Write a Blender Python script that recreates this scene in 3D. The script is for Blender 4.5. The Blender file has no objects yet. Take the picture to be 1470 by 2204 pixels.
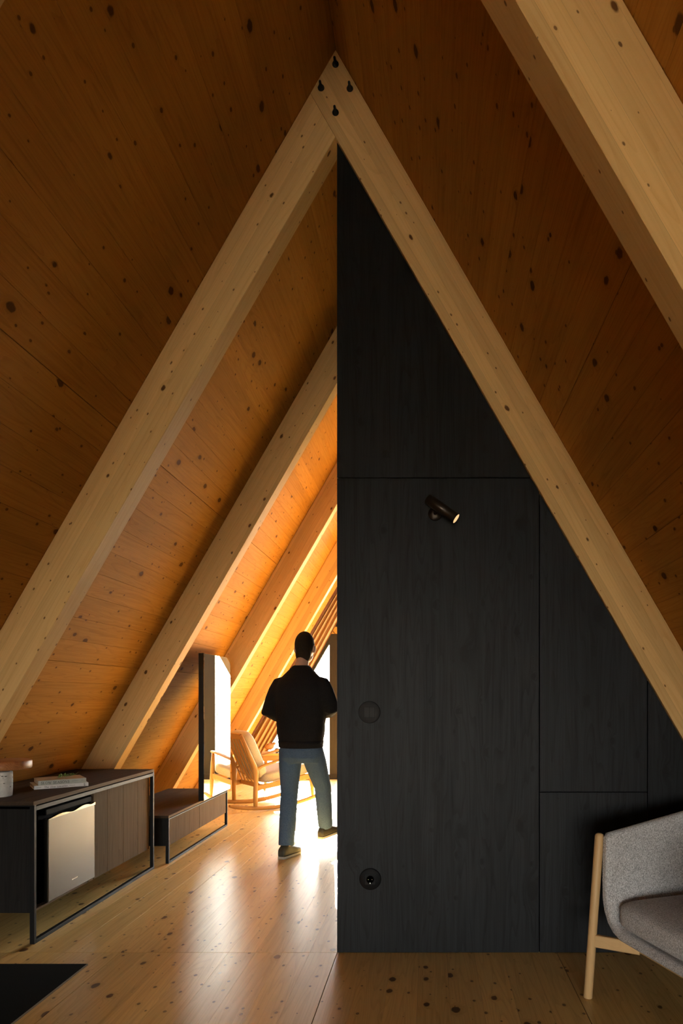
import bpy, bmesh, math, random
from mathutils import Vector, Matrix, Quaternion

S = bpy.context.scene
COL = S.collection
RND = random.Random(7)

# ------------------------------------------------------------------ camera
CAMX, CAMZ = 0.472, 1.30
cam = bpy.data.objects.new('camera', bpy.data.cameras.new('camera'))
COL.objects.link(cam)
cam.location = (CAMX, 0.0, CAMZ)
cam.rotation_euler = (math.radians(90), 0, 0)
cam.data.sensor_fit = 'HORIZONTAL'
cam.data.sensor_width = 24.0
cam.data.lens = 24.0
cam.data.shift_x = -190.0 / 1470.0
cam.data.shift_y = 393.0 / 1470.0
cam.data.clip_start = 0.02
S.camera = cam

# ------------------------------------------------------------------ light
world = bpy.data.worlds.new('sky')
S.world = world
world.use_nodes = True
bg = world.node_tree.nodes['Background']
bg.inputs[0].default_value = (1.0, 0.97, 0.92, 1)
bg.inputs[1].default_value = 13.5

sun = bpy.data.objects.new('sun', bpy.data.lights.new('sun', 'SUN'))
COL.objects.link(sun)
sun.data.energy = 80.0
sun.data.color = (1.0, 0.84, 0.62)
sun.data.angle = math.radians(0.6)
SUN_DIR = Vector((0.165, -1.0, -0.315)).normalized()
sun.rotation_euler = SUN_DIR.to_track_quat('-Z', 'Y').to_euler()
sun.location = (-3, 16, 6)

FAR_Y, NEAR_Y = 10.40, -7.5


def portal(name, loc, rx, sx, sy):
    l = bpy.data.lights.new(name, 'AREA')
    l.shape = 'RECTANGLE'
    l.size, l.size_y = sx, sy
    l.cycles.is_portal = True
    o = bpy.data.objects.new(name, l)
    COL.objects.link(o)
    o.location = loc
    o.rotation_euler = (rx, 0, 0)


portal('sky_portal_far', (0, FAR_Y + 0.16, 2.05), math.radians(-90), 4.7, 4.1)
_l = bpy.data.lights.new('sky_portal_roof', 'AREA')
_l.shape = 'RECTANGLE'
_l.size, _l.size_y = 1.35, 2.7
_l.cycles.is_portal = True
_o = bpy.data.objects.new('sky_portal_roof', _l)
COL.objects.link(_o)
_o.location = (1.456 + .30 * .866, 9.66, 2.01 + .30 * .5)
_o.rotation_euler = Vector((-.866, 0, -.5)).to_track_quat('-Z', 'Y').to_euler()
portal('sky_portal_near', (0.0, NEAR_Y - 0.10, 1.16), math.radians(90), 5.2, 2.3)

S.view_settings.view_transform = 'Standard'
S.view_settings.look = 'None'
S.view_settings.exposure = 1.0
S.view_settings.gamma = 1.0
S.view_settings.use_curve_mapping = False
S.cycles.max_bounces = 7
S.cycles.diffuse_bounces = 4
S.cycles.glossy_bounces = 3
S.cycles.transparent_max_bounces = 12
S.cycles.caustics_reflective = False
S.cycles.caustics_refractive = False
S.cycles.use_denoising = True
S.cycles.use_adaptive_sampling = True
S.cycles.adaptive_threshold = 0.06

# ------------------------------------------------------------------ materials


class NT:
    """tiny node-tree helper"""

    def __init__(self, name):
        self.m = bpy.data.materials.new(name)
        self.m.use_nodes = True
        self.t = self.m.node_tree
        self.t.nodes.clear()
        self.out = self.t.nodes.new('ShaderNodeOutputMaterial')

    def n(self, typ, **kw):
        nd = self.t.nodes.new(typ)
        for k, v in kw.items():
            setattr(nd, k, v)
        return nd

    def set(self, sock, v):
        if hasattr(v, 'is_linked') or isinstance(v, bpy.types.NodeSocket):
            self.t.links.new(v, sock)
        else:
            if isinstance(v, (tuple, list)) and len(v) == 3 and sock.type == 'RGBA':
                v = (*v, 1)
            sock.default_value = v

    def math(self, op, a, b=0.0, c=0.0, clamp=False):
        nd = self.n('ShaderNodeMath', operation=op, use_clamp=clamp)
        self.set(nd.inputs[0], a)
        self.set(nd.inputs[1], b)
        if op in ('MULTIPLY_ADD', 'SMOOTH_MIN', 'COMPARE'):
            self.set(nd.inputs[2], c)
        return nd.outputs[0]

    def vmath(self, op, a, b):
        nd = self.n('ShaderNodeVectorMath', operation=op)
        self.set(nd.inputs[0], a)
        self.set(nd.inputs[1], b)
        return nd.outputs[0]

    def mix(self, fac, a, b, blend='MIX'):
        nd = self.n('ShaderNodeMix', data_type='RGBA', blend_type=blend)
        self.set(nd.inputs['Factor'], fac)
        self.set(nd.inputs[6], a)
        self.set(nd.inputs[7], b)
        return nd.outputs[2]

    def smooth(self, v, lo, hi, a=0.0, b=1.0):
        nd = self.n('ShaderNodeMapRange', interpolation_type='SMOOTHSTEP')
        self.set(nd.inputs[0], v)
        for i, q in zip((1, 2, 3, 4), (lo, hi, a, b)):
            self.set(nd.inputs[i], q)
        return nd.outputs[0]

    def noise(self, vec, scale, detail=2.0, rough=0.5, dist=0.0):
        nd = self.n('ShaderNodeTexNoise')
        self.set(nd.inputs['Vector'], vec)
        nd.inputs['Scale'].default_value = scale
        nd.inputs['Detail'].default_value = detail
        nd.inputs['Roughness'].default_value = rough
        nd.inputs['Distortion'].default_value = dist
        return nd.outputs[0]

    def coords(self, randomise=True):
        tc = self.n('ShaderNodeTexCoord').outputs['Object']
        oi = self.n('ShaderNodeObjectInfo').outputs['Random']
        if not randomise:
            return tc, oi
        cb = self.n('ShaderNodeCombineXYZ')
        self.set(cb.inputs[0], self.math('MULTIPLY', oi, 13.7))
        self.set(cb.inputs[1], self.math('MULTIPLY', oi, 91.3))
        self.set(cb.inputs[2], self.math('MULTIPLY', oi, 7.9))
        return self.vmath('ADD', tc, cb.outputs[0]), oi

    def bsdf(self, color, rough=0.5, metal=0.0, spec=0.5, bump=None, bump_str=0.2, bump_dist=0.002, **kw):
        b = self.n('ShaderNodeBsdfPrincipled')
        self.set(b.inputs['Base Color'], color)
        self.set(b.inputs['Roughness'], rough)
        b.inputs['Metallic'].default_value = metal
        b.inputs['Specular IOR Level'].default_value = spec
        for k, v in kw.items():
            self.set(b.inputs[k.replace('_', ' ')], v)
        if bump is not None:
            bn = self.n('ShaderNodeBump')
            bn.inputs['Strength'].default_value = bump_str
            bn.inputs['Distance'].default_value = bump_dist
            self.set(bn.inputs['Height'], bump)
            self.t.links.new(bn.outputs[0], b.inputs['Normal'])
        self.t.links.new(b.outputs[0], self.out.inputs[0])
        return self.m


def plain(name, color, rough=0.5, metal=0.0, spec=0.5, vary=0.12, scale=40.0, **kw):
    N = NT(name)
    P, oi = N.coords(False)
    f = N.noise(P, scale, 3.0, 0.6)
    lo = tuple(c * (1 - vary) for c in color)
    hi = tuple(min(1.0, c * (1 + vary)) for c in color)
    col = N.mix(f, lo, hi)
    r = N.math('MULTIPLY_ADD', f, 0.12, rough - 0.06)
    return N.bsdf(col, r, metal, spec, f, 0.06, 0.001, **kw)


def wood(name, base, dark, knot, rough=0.55, spec=0.3, axis=1, knots=1.0, grain=1.0, lam=0.0, tone=0.10,
         three_d=False, cell=(0.20, 0.30), rvar=0.0):
    """softwood: grain along local axis, knots, optional glue lamellas"""
    N = NT(name)
    P, oi = N.coords()
    if axis == 2:      # grain along z
        sp = N.n('ShaderNodeSeparateXYZ')
        N.set(sp.inputs[0], P)
        cb = N.n('ShaderNodeCombineXYZ')
        N.set(cb.inputs[0], sp.outputs[0])
        N.set(cb.inputs[1], sp.outputs[2])
        N.set(cb.inputs[2], sp.outputs[1])
        P = cb.outputs[0]
    if axis == 0:
        sp = N.n('ShaderNodeSeparateXYZ')
        N.set(sp.inputs[0], P)
        cb = N.n('ShaderNodeCombineXYZ')
        N.set(cb.inputs[0], sp.outputs[1])
        N.set(cb.inputs[1], sp.outputs[0])
        N.set(cb.inputs[2], sp.outputs[2])
        P = cb.outputs[0]
    kmask, halo = None, None
    warp = P
    if knots > 0:
        res = []
        sk_ = N.n('ShaderNodeSeparateXYZ')
        N.set(sk_.inputs[0], P)
        ck_ = N.n('ShaderNodeCombineXYZ')
        N.set(ck_.inputs[0], N.math('ADD', sk_.outputs[0], sk_.outputs[2]))
        N.set(ck_.inputs[1], sk_.outputs[1])
        N.set(ck_.inputs[2], sk_.outputs[2])
        PK = ck_.outputs[0]
        kn_ = N.math('MULTIPLY', N.math('SUBTRACT', N.noise(P, 55.0, 1.0), 0.5), 0.05)
        for (cx, cy), rmax, thr in ((cell, 0.105, 0.45), ((cell[0] * .42, cell[1] * .40), 0.105, 0.45)):
            v = N.n('ShaderNodeTexVoronoi', voronoi_dimensions='3D' if three_d else '2D', feature='F1')
            N.set(v.inputs['Vector'], N.vmath('MULTIPLY', PK, (1 / cx, 1 / cy, 1 / cx)))
            v.inputs['Scale'].default_value = 1.0
            v.inputs['Randomness'].default_value = 1.0
            sc = N.n('ShaderNodeSeparateColor')
            N.set(sc.inputs[0], v.outputs['Color'])
            r = N.smooth(sc.outputs[0], thr, 1.0, 0.0, rmax * knots)
            d = N.math('ADD', v.outputs['Distance'], kn_)
            m = N.smooth(N.math('SUBTRACT', r, d), -0.012, 0.022)
            h = N.smooth(N.math('SUBTRACT', N.math('MULTIPLY', r, 2.6), d), 0.0, 0.16)
            res.append((m, h))
        kmask = N.math('MAXIMUM', res[0][0], N.math('MULTIPLY', res[1][0], 0.85))
        halo = N.math('MAXIMUM', res[0][1], N.math('MULTIPLY', res[1][1], 0.6))
        cb = N.n('ShaderNodeCombineXYZ')
        N.set(cb.inputs[0], N.math('MULTIPLY', halo, 0.035))
        warp = N.vmath('ADD', P, cb.outputs[0])
    g1 = N.noise(N.vmath('MULTIPLY', warp, (60, 1.6, 60)), 1.0, 3.0, 0.65)
    # growth-ring lines
    lowf = N.noise(N.vmath('MULTIPLY', warp, (6.5, 0.40, 6.5)), 1.0, 2.0, 0.5)
    rings = N.math('FRACT', N.math('MULTIPLY', lowf, 26.0))
    rings = N.smooth(rings, 0.55, 1.0)
    g3 = N.noise(N.vmath('MULTIPLY', P, (3.0, 0.6, 3.0)), 1.0, 1.0)
    fac = N.math('ADD', N.math('MULTIPLY', N.smooth(g1, 0.35, 0.75), 0.40 * grain),
                 N.math('MULTIPLY', rings, 0.30 * grain))
    fac = N.math('ADD', fac, N.math('MULTIPLY', N.smooth(g3, 0.35, 0.7), 0.22), clamp=True)
    col = N.mix(fac, base, dark)
    if halo is not None:
        col = N.mix(N.math('MULTIPLY', halo, 0.45), col, dark)
        col = N.mix(N.math('MULTIPLY', kmask, 0.92), col, knot)
    t = N.math('MULTIPLY_ADD', oi, 2 * tone, 1.0 - tone)
    if lam > 0:
        sp = N.n('ShaderNodeSeparateXYZ')
        N.set(sp.inputs[0], P)
        wn = N.n('ShaderNodeTexWhiteNoise', noise_dimensions='1D')
        N.set(wn.inputs['W'], N.math('FLOOR', N.math('DIVIDE', sp.outputs[0], lam)))
        t = N.math('MULTIPLY', t, N.math('MULTIPLY_ADD', wn.outputs['Value'], 0.26, 0.87))
        fr = N.math('FRACT', N.math('DIVIDE', sp.outputs[0], lam))
        t = N.math('MULTIPLY', t, N.smooth(fr, 0.0, 0.035, 0.72, 1.0))
    cb = N.n('ShaderNodeCombineColor')
    for i in range(3):
        N.set(cb.inputs[i], t)
    col = N.mix(1.0, col, cb.outputs[0], 'MULTIPLY')
    rr = N.math('MULTIPLY_ADD', g1, 0.16 + rvar, rough - 0.08)
    return N.bsdf(col, rr, 0.0, spec)


def glass_mat(name, tint=(0.97, 0.98, 0.97)):
    N = NT(name)
    P, oi = N.coords(False)
    n = N.noise(P, 0.7, 1.0)
    tr = N.n('ShaderNodeBsdfTransparent')
    N.set(tr.inputs[0], N.mix(n, tint, tuple(c * 0.99 for c in tint)))
    gl = N.n('ShaderNodeBsdfGlossy')
    gl.inputs['Roughness'].default_value = 0.0
    fr = N.n('ShaderNodeFresnel')
    fr.inputs['IOR'].default_value = 1.45
    mx = N.n('ShaderNodeMixShader')
    N.t.links.new(fr.outputs[0], mx.inputs[0])
    N.t.links.new(tr.outputs[0], mx.inputs[1])
    N.t.links.new(gl.outputs[0], mx.inputs[2])
    N.t.links.new(mx.outputs[0], N.out.inputs[0])
    return N.m


def mirror_mat(name):
    N = NT(name)
    P, oi = N.coords(False)
    n = N.noise(P, 1.2, 1.0)
    gl = N.n('ShaderNodeBsdfGlossy')
    N.set(gl.inputs['Color'], N.mix(n, (0.90, 0.92, 0.90), (0.87, 0.90, 0.88)))
    gl.inputs['Roughness'].default_value = 0.0
    N.t.links.new(gl.outputs[0], N.out.inputs[0])
    return N.m


def tweed(name, a, b, scale=420.0):
    N = NT(name)
    P, oi = N.coords(False)
    w1 = N.noise(N.vmath('MULTIPLY', P, (1.0, 1.0, 0.35)), scale, 2.0, 0.7)
    w2 = N.noise(N.vmath('MULTIPLY', P, (0.4, 0.4, 1.0)), scale, 2.0, 0.7)
    w3 = N.noise(P, 30.0, 2.0)
    f = N.math('ADD', N.math('MULTIPLY', N.smooth(w1, 0.38, 0.62), 0.55), N.math('MULTIPLY', N.smooth(w2, 0.38, 0.62), 0.35))
    f = N.math('ADD', f, N.math('MULTIPLY', w3, 0.15), clamp=True)
    return N.bsdf(N.mix(f, a, b), 0.9, 0.0, 0.15, f, 0.7, 0.0015)


def brushed(name, col, rough=0.3):
    N = NT(name)
    P, oi = N.coords(False)
    g = N.noise(N.vmath('MULTIPLY', P, (3, 3, 600)), 1.0, 2.0)
    c = N.mix(g, tuple(x * .9 for x in col), col)
    return N.bsdf(c, N.math('MULTIPLY_ADD', g, 0.12, rough - .06), 1.0, 0.5)


M = {}
KN = (0.10, 0.040, 0.012)
M['roof'] = wood('pine_roof_boards', (0.50, 0.242, 0.048), (0.32, 0.136, 0.022), KN, 0.65, 0.05, 1, 0.85, 0.9, tone=0.07)
M['floor'] = wood('pine_floor_boards', (0.86, 0.630, 0.250), (0.60, 0.385, 0.125), KN, 0.33, 0.40, 1, 1.05, 1.0, tone=0.11, cell=(0.17, 0.26))
M['rafter'] = wood('spruce_glulam', (0.72, 0.490, 0.215), (0.58, 0.350, 0.128), KN, 0.62, 0.08, 1, 0.70, 0.9, lam=0.055, tone=0.04, cell=(0.14, 0.26))
M['black_wood'] = wood('black_stained_wood', (0.0105, 0.0120, 0.0148), (0.0018, 0.0020, 0.0025), (0.0015, 0.0015, 0.0018), 0.52, 0.20, 2, 0.9, 1.5, tone=0.10, cell=(0.30, 0.55))
M['oak'] = wood('oak', (0.60, 0.40, 0.19), (0.50, 0.31, 0.13), KN, 0.45, 0.35, 2, 0, 0.7, tone=0.03)
M['oak_x'] = wood('oak_horizontal', (0.60, 0.40, 0.19), (0.50, 0.31, 0.13), KN, 0.45, 0.35, 0, 0, 0.7, tone=0.03)
M['chair_wood'] = wood('ash_chair', (0.46, 0.255, 0.085), (0.36, 0.18, 0.055), KN, 0.45, 0.3, 2, 0, 0.5, tone=0.03)
M['front_oak'] = wood('smoked_oak_fronts', (0.150, 0.110, 0.070), (0.095, 0.067, 0.042), KN, 0.75, 0.05, 2, 0, 1.3, tone=0.05)
M['top_oak'] = wood('dark_oak_tops', (0.060, 0.040, 0.027), (0.036, 0.024, 0.016), KN, 0.65, 0.10, 1, 0, 1.0, tone=0.03)
M['lit_edge_oak'] = wood('oak_lit_edge', (0.17, 0.122, 0.078), (0.12, 0.084, 0.052), KN, 0.7, 0.08, 1, 0, 1.0, tone=0.03)  # paler oak imitates light catching the front edges
M['dark_side'] = wood('black_oak_side', (0.016, 0.0145, 0.014), (0.007, 0.0065, 0.0065), KN, 0.6, 0.12, 2, 0, 1.2, tone=0.03)
M['window_wood'] = wood('dark_window_wood', (0.026, 0.018, 0.010), (0.015, 0.010, 0.006), KN, 0.55, 0.2, 2, 0, 1.0, tone=0.04)
M['infill_wood'] = wood('grey_brown_infill', (0.16, 0.115, 0.07), (0.12, 0.085, 0.05), KN, 0.5, 0.3, 2, 0.3, 1.0, tone=0.04)
M['lamp_wood'] = wood('reddish_turned_wood', (0.42, 0.185, 0.075), (0.27, 0.10, 0.035), KN, 0.4, 0.4, 0, 0, 1.4, tone=0.02)
M['black_metal'] = plain('black_powder_coat', (0.008, 0.008, 0.0085), 0.5, 0.0, 0.15)
M['black_plastic'] = plain('black_plastic', (0.006, 0.006, 0.0065), 0.7, 0.0, 0.06)
M['plate_grey'] = plain('charcoal_switch', (0.034, 0.0345, 0.036), 0.6, 0.0, 0.2)
M['plate_black'] = plain('black_socket', (0.006, 0.006, 0.0065), 0.6, 0.0, 0.2)
M['chrome'] = plain('bright_steel', (0.75, 0.74, 0.72), 0.18, 1.0, 0.5, 0.03)
M['handle_steel'] = brushed('polished_handle', (0.26, 0.23, 0.18), 0.25)
M['steel'] = brushed('brushed_steel', (0.075, 0.066, 0.050), 0.34)
M['bronze'] = plain('dark_bronze', (0.040, 0.030, 0.023), 0.36, 0.7, 0.4)
M['bolt'] = plain('black_bolt', (0.010, 0.009, 0.008), 0.6, 0.3)
M['mat_black'] = plain('black_mat', (0.006, 0.006, 0.006), 0.9, 0, 0.06, 0.5, 180.0)
M['mat_edge'] = plain('mat_edge', (0.25, 0.22, 0.17), 0.6)
M['tweed'] = tweed('grey_tweed', (0.15, 0.152, 0.155), (0.80, 0.81, 0.82))
M['linen'] = tweed('cream_linen', (0.42, 0.37, 0.30), (0.58, 0.53, 0.44), 260.0)
M['curtain'] = tweed('tan_curtain', (0.30, 0.175, 0.085), (0.42, 0.26, 0.14), 300.0)
M['brown_rail'] = plain('brown_rail', (0.11, 0.045, 0.025), 0.6)
M['concrete'] = plain('pitted_concrete', (0.62, 0.61, 0.58), 0.85, 0, 0.2, 0.30, 60.0)
M['pit'] = plain('concrete_pits', (0.12, 0.115, 0.10), 0.95)
M['book_grey'] = plain('grey_green_cover', (0.42, 0.45, 0.41), 0.6)
M['book_tan'] = plain('tan_cover', (0.42, 0.34, 0.23), 0.55, vary=0.35, scale=25)
M['book_white'] = plain('white_cover', (0.78, 0.78, 0.77), 0.55, vary=0.03)
M['pages'] = plain('paper_pages', (0.72, 0.67, 0.58), 0.8)
M['ink'] = plain('dark_ink', (0.03, 0.035, 0.035), 0.6)
M['ink_light'] = plain('grey_ink', (0.28, 0.29, 0.28), 0.6)
M['leaf'] = plain('green_leaf', (0.14, 0.24, 0.05), 0.5, vary=0.35)
M['sweater'] = tweed('black_sweater', (0.010, 0.009, 0.010), (0.020, 0.018, 0.019), 300.0)
M['jeans'] = tweed('blue_grey_denim', (0.062, 0.108, 0.185), (0.115, 0.175, 0.270), 300.0)
M['skin'] = plain('skin', (0.52, 0.30, 0.21), 0.5, vary=0.06, scale=15)
M['hair'] = plain('dark_hair', (0.026, 0.018, 0.013), 0.75, 0.0, 0.15, vary=0.6, scale=150)
M['shoe_dark'] = plain('olive_dark_shoe', (0.060, 0.052, 0.035), 0.6)
M['sole'] = plain('pale_sole', (0.45, 0.42, 0.36), 0.7)
M['bird'] = wood('woven_brown', (0.36, 0.19, 0.09), (0.22, 0.10, 0.04), KN, 0.7, 0.2, 0, 0.6, 1.2, cell=(0.03, 0.03))
M['stone'] = plain('dark_stone', (0.03, 0.032, 0.034), 0.5, vary=0.4)
M['glass'] = glass_mat('window_glass')
M['mirror'] = mirror_mat('mirror_glass')
M['ground'] = plain('dry_ground', (0.42, 0.40, 0.35), 0.9, vary=0.3, scale=0.8)
M['roof_outside'] = plain('dark_roofing', (0.05, 0.05, 0.05), 0.8)
M['subfloor'] = plain('subfloor', (0.06, 0.035, 0.015), 0.9)
N_ = NT('lamp_glow')
_P, _o = N_.coords(False)
_e = N_.n('ShaderNodeEmission')
N_.set(_e.inputs[0], N_.mix(N_.noise(_P, 30.0), (1.0, 0.52, 0.22), (1.0, 0.60, 0.30)))
_e.inputs[1].default_value = 0.62
N_.t.links.new(_e.outputs[0], N_.out.inputs[0])
M['lamp_glow'] = N_.m

# ------------------------------------------------------------------ mesh helpers


def link(name, mesh, mat=None, parent=None, mw=None):
    o = bpy.data.objects.new(name, mesh)
    COL.objects.link(o)
    if mat is not None and len(mesh.materials) == 0:
        mesh.materials.append(M[mat] if isinstance(mat, str) else mat)
    if parent is not None:
        o.parent = parent
    if mw is not None:
        o.matrix_local = mw
    return o


def thing(name, label, cat, loc=(0, 0, 0), rotz=0.0, group=None):
    o = bpy.data.objects.new(name, None)
    COL.objects.link(o)
    o.empty_display_size = 0.1
    o.location = loc
    o.rotation_euler = (0, 0, rotz)
    tag(o, label, cat, group)
    return o


def tag(o, label, cat, group=None):
    o['label'] = label
    o['category'] = cat
    if group:
        o['group'] = group
    return o


def structure(o):
    o['kind'] = 'structure'
    return o


class MB:
    def __init__(self):
        self.bm = bmesh.new()

    def _xf(self, verts, mw):
        if mw is not None:
            bmesh.ops.transform(self.bm, matrix=mw, verts=verts)

    def box(self, lo, hi, bevel=0.0, seg=2, mw=None):
        lo, hi = Vector(lo), Vector(hi)
        c = (lo + hi) / 2
        d = hi - lo
        r = bmesh.ops.create_cube(self.bm, size=1.0, matrix=Matrix.Translation(c) @ Matrix.Diagonal((*d, 1)))
        vs = r['verts']
        if bevel > 0:
            es = list({e for v in vs for e in v.link_edges})
            rb = bmesh.ops.bevel(self.bm, geom=es, offset=bevel, segments=seg, profile=0.5, affect='EDGES')
            vs = list({v for f in rb['faces'] for v in f.verts} | {v for v in vs if v.is_valid})
        self._xf(vs, mw)
        return self

    def prism(self, pts, axis, lo, hi, bevel=0.0, mw=None):
        """polygon pts (2-D) extruded along axis between lo and hi"""
        def P(p, t):
            if axis == 'y':
                return (p[0], t, p[1])
            if axis == 'x':
                return (t, p[0], p[1])
            return (p[0], p[1], t)
        a = [self.bm.verts.new(P(p, lo)) for p in pts]
        b = [self.bm.verts.new(P(p, hi)) for p in pts]
        fs = [self.bm.faces.new(a[::-1]), self.bm.faces.new(b)]
        n = len(pts)
        for i in range(n):
            j = (i + 1) % n
            fs.append(self.bm.faces.new((a[i], a[j], b[j], b[i])))
        bmesh.ops.recalc_face_normals(self.bm, faces=fs)
        vs = a + b
        if bevel > 0:
            es = list({e for f in fs for e in f.edges})
            rb = bmesh.ops.bevel(self.bm, geom=es, offset=bevel, segments=1, profile=0.5, affect='EDGES')
            vs = list({v for f in rb['faces'] for v in f.verts} | {v for v in vs if v.is_valid})
        self._xf(vs, mw)
        return self

    def tube(self, pts, rad, n=12, mw=None, up=None, cap=True):
        """swept tube; rad: float, list of floats or list of (ra, rb)"""
        pts = [Vector(p) for p in pts]
        k = len(pts)
        if not isinstance(rad, (list, tuple)):
            rad = [rad] * k
        T = []
        for i in range(k):
            a = pts[max(0, i - 1)]
            b = pts[min(k - 1, i + 1)]
            T.append((b - a).normalized())
        u = Vector(up) if up is not None else (Vector((0, 0, 1)) if abs(T[0].z) < 0.9 else Vector((1, 0, 0)))
        rings = []
        for i in range(k):
            u = (u - T[i] * u.dot(T[i])).normalized()
            v = T[i].cross(u)
            ra, rb = rad[i] if isinstance(rad[i], (list, tuple)) else (rad[i], rad[i])
            rings.append([self.bm.verts.new(pts[i] + u * (ra * math.cos(2 * math.pi * j / n)) + v * (rb * math.sin(2 * math.pi * j / n))) for j in range(n)])
        fs = []
        for i in range(k - 1):
            for j in range(n):
                q = (j + 1) % n
                fs.append(self.bm.faces.new((rings[i][j], rings[i][q], rings[i + 1][q], rings[i + 1][j])))
        if cap:
            fs.append(self.bm.faces.new(rings[0][::-1]))
            fs.append(self.bm.faces.new(rings[-1]))
        bmesh.ops.recalc_face_normals(self.bm, faces=fs)
        for f in fs:
            f.smooth = len(f.verts) == 4
        self._xf([v for r in rings for v in r], mw)
        return self

    def bar(self, pts, w, h, up=(0, 0, 1), mw=None, rnd=0.0):
        """swept rectangular bar; w across, h along up; w/h may be lists"""
        pts = [Vector(p) for p in pts]
        k = len(pts)
        W = w if isinstance(w, (list, tuple)) else [w] * k
        H = h if isinstance(h, (list, tuple)) else [h] * k
        u0 = Vector(up)
        rings = []
        for i in range(k):
            t = (pts[min(k - 1, i + 1)] - pts[max(0, i - 1)]).normalized()
            u = (u0 - t * u0.dot(t)).normalized()
            v = t.cross(u)
            r = min(W[i], H[i]) * 0.5 * rnd
            a, b = W[i] / 2, H[i] / 2
            if rnd > 0:
                loop = [(-a + r, -b), (a - r, -b), (a, -b + r), (a, b - r), (a - r, b), (-a + r, b), (-a, b - r), (-a, -b + r)]
            else:
                loop = [(-a, -b), (a, -b), (a, b), (-a, b)]
            rings.append([self.bm.verts.new(pts[i] + v * x + u * y) for x, y in loop])
        n = len(rings[0])
        fs = []
        for i in range(k - 1):
            for j in range(n):
                q = (j + 1) % n
                fs.append(self.bm.faces.new((rings[i][j], rings[i][q], rings[i + 1][q], rings[i + 1][j])))
        fs.append(self.bm.faces.new(rings[0][::-1]))
        fs.append(self.bm.faces.new(rings[-1]))
        bmesh.ops.recalc_face_normals(self.bm, faces=fs)
        self._xf([v for r in rings for v in r], mw)
        return self

    def lathe(self, prof, n=32, mw=None):
        """profile [(r, z)] round z"""
        rings = []
        for r, z in prof:
            if r < 1e-6:
                rings.append([self.bm.verts.new((0, 0, z))])
            else:
                rings.append([self.bm.verts.new((r * math.cos(2 * math.pi * j / n), r * math.sin(2 * math.pi * j / n), z)) for j in range(n)])
        fs = []
        for a, b in zip(rings[:-1], rings[1:]):
            for j in range(n):
                q = (j + 1) % n
                if len(a) == 1 and len(b) == 1:
                    continue
                if len(a) == 1:
                    fs.append(self.bm.faces.new((a[0], b[q], b[j])))
                elif len(b) == 1:
                    fs.append(self.bm.faces.new((a[j], a[q], b[0])))
                else:
                    fs.append(self.bm.faces.new((a[j], a[q], b[q], b[j])))
        bmesh.ops.recalc_face_normals(self.bm, faces=fs)
        for f in fs:
            f.smooth = True
        self._xf([v for r in rings for v in r], mw)
        return self

    def super_ellipsoid(self, a, b, c, e1=0.4, e2=0.4, nu=20, nv=28, mw=None):
        def sg(x, p):
            return math.copysign(abs(x) ** p, x)
        rings = []
        for i in range(nu + 1):
            t = -math.pi / 2 + math.pi * i / nu
            if i in (0, nu):
                rings.append([self.bm.verts.new((0, 0, c * (-1 if i == 0 else 1)))])
                continue
            rings.append([self.bm.verts.new((a * sg(math.cos(t), e1) * sg(math.cos(2 * math.pi * j / nv), e2),
                                             b * sg(math.cos(t), e1) * sg(math.sin(2 * math.pi * j / nv), e2),
                                             c * sg(math.sin(t), e1))) for j in range(nv)])
        fs = []
        for p, q in zip(rings[:-1], rings[1:]):
            for j in range(nv):
                k = (j + 1) % nv
                if len(p) == 1:
                    fs.append(self.bm.faces.new((p[0], q[k], q[j])))
                elif len(q) == 1:
                    fs.append(self.bm.faces.new((p[j], p[k], q[0])))
                else:
                    fs.append(self.bm.faces.new((p[j], p[k], q[k], q[j])))
        bmesh.ops.recalc_face_normals(self.bm, faces=fs)
        for f in fs:
            f.smooth = True
        self._xf([v for r in rings for v in r], mw)
        return self

    def loft(self, rings, close=True, smooth=True):
        """rings: lists of points with equal count, each a closed loop"""
        R = [[self.bm.verts.new(p) for p in r] for r in rings]
        n = len(R[0])
        fs = []
        for a, b in zip(R[:-1], R[1:]):
            for j in range(n):
                q = (j + 1) % n
                fs.append(self.bm.faces.new((a[j], a[q], b[q], b[j])))
        if close:
            fs.append(self.bm.faces.new(R[0][::-1]))
            fs.append(self.bm.faces.new(R[-1]))
        bmesh.ops.recalc_face_normals(self.bm, faces=fs)
        for f in fs:
            f.smooth = smooth and len(f.verts) == 4
        return self

    def grid(self, rows, smooth=True):
        R = [[self.bm.verts.new(p) for p in r] for r in rows]
        for a, b in zip(R[:-1], R[1:]):
            for j in range(len(a) - 1):
                f = self.bm.faces.new((a[j], a[j + 1], b[j + 1], b[j]))
                f.smooth = smooth
        return self

    def mesh(self, name):
        me = bpy.data.meshes.new(name)
        self.bm.to_mesh(me)
        self.bm.free()
        return me

    def build(self, name, mat, parent=None, mw=None):
        return link(name, self.mesh(name), mat, parent, mw)


def axes(x, y, z, o=(0, 0, 0)):
    m = Matrix.Identity(4)
    for i, a in enumerate((x, y, z)):
        for r in range(3):
            m[r][i] = a[r]
    for r in range(3):
        m[r][3] = o[r]
    return m


def T(x, y, z):
    return Matrix.Translation((x, y, z))


def R(deg, ax):
    return Matrix.Rotation(math.radians(deg), 4, ax)

# ================================================================== STRUCTURE
RIDGE = 4.533
C60, S60 = 0.5, math.sqrt(3) / 2
SLOPE = RIDGE / S60
RW = 0.22                      # rafter depth, square to the roof
Y0, Y1 = NEAR_Y, FAR_Y + 0.12


def roof_x(z):
    return (RIDGE - z) / math.tan(math.radians(60))


def inner_z(x):                # underside of the rafters
    return RIDGE - 2 * RW - math.tan(math.radians(60)) * abs(x)


# ---- ground outside
g = MB()
g.box((-60, -60, -0.62), (60, 70, -0.42))
structure(g.build('ground', 'ground'))

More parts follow.
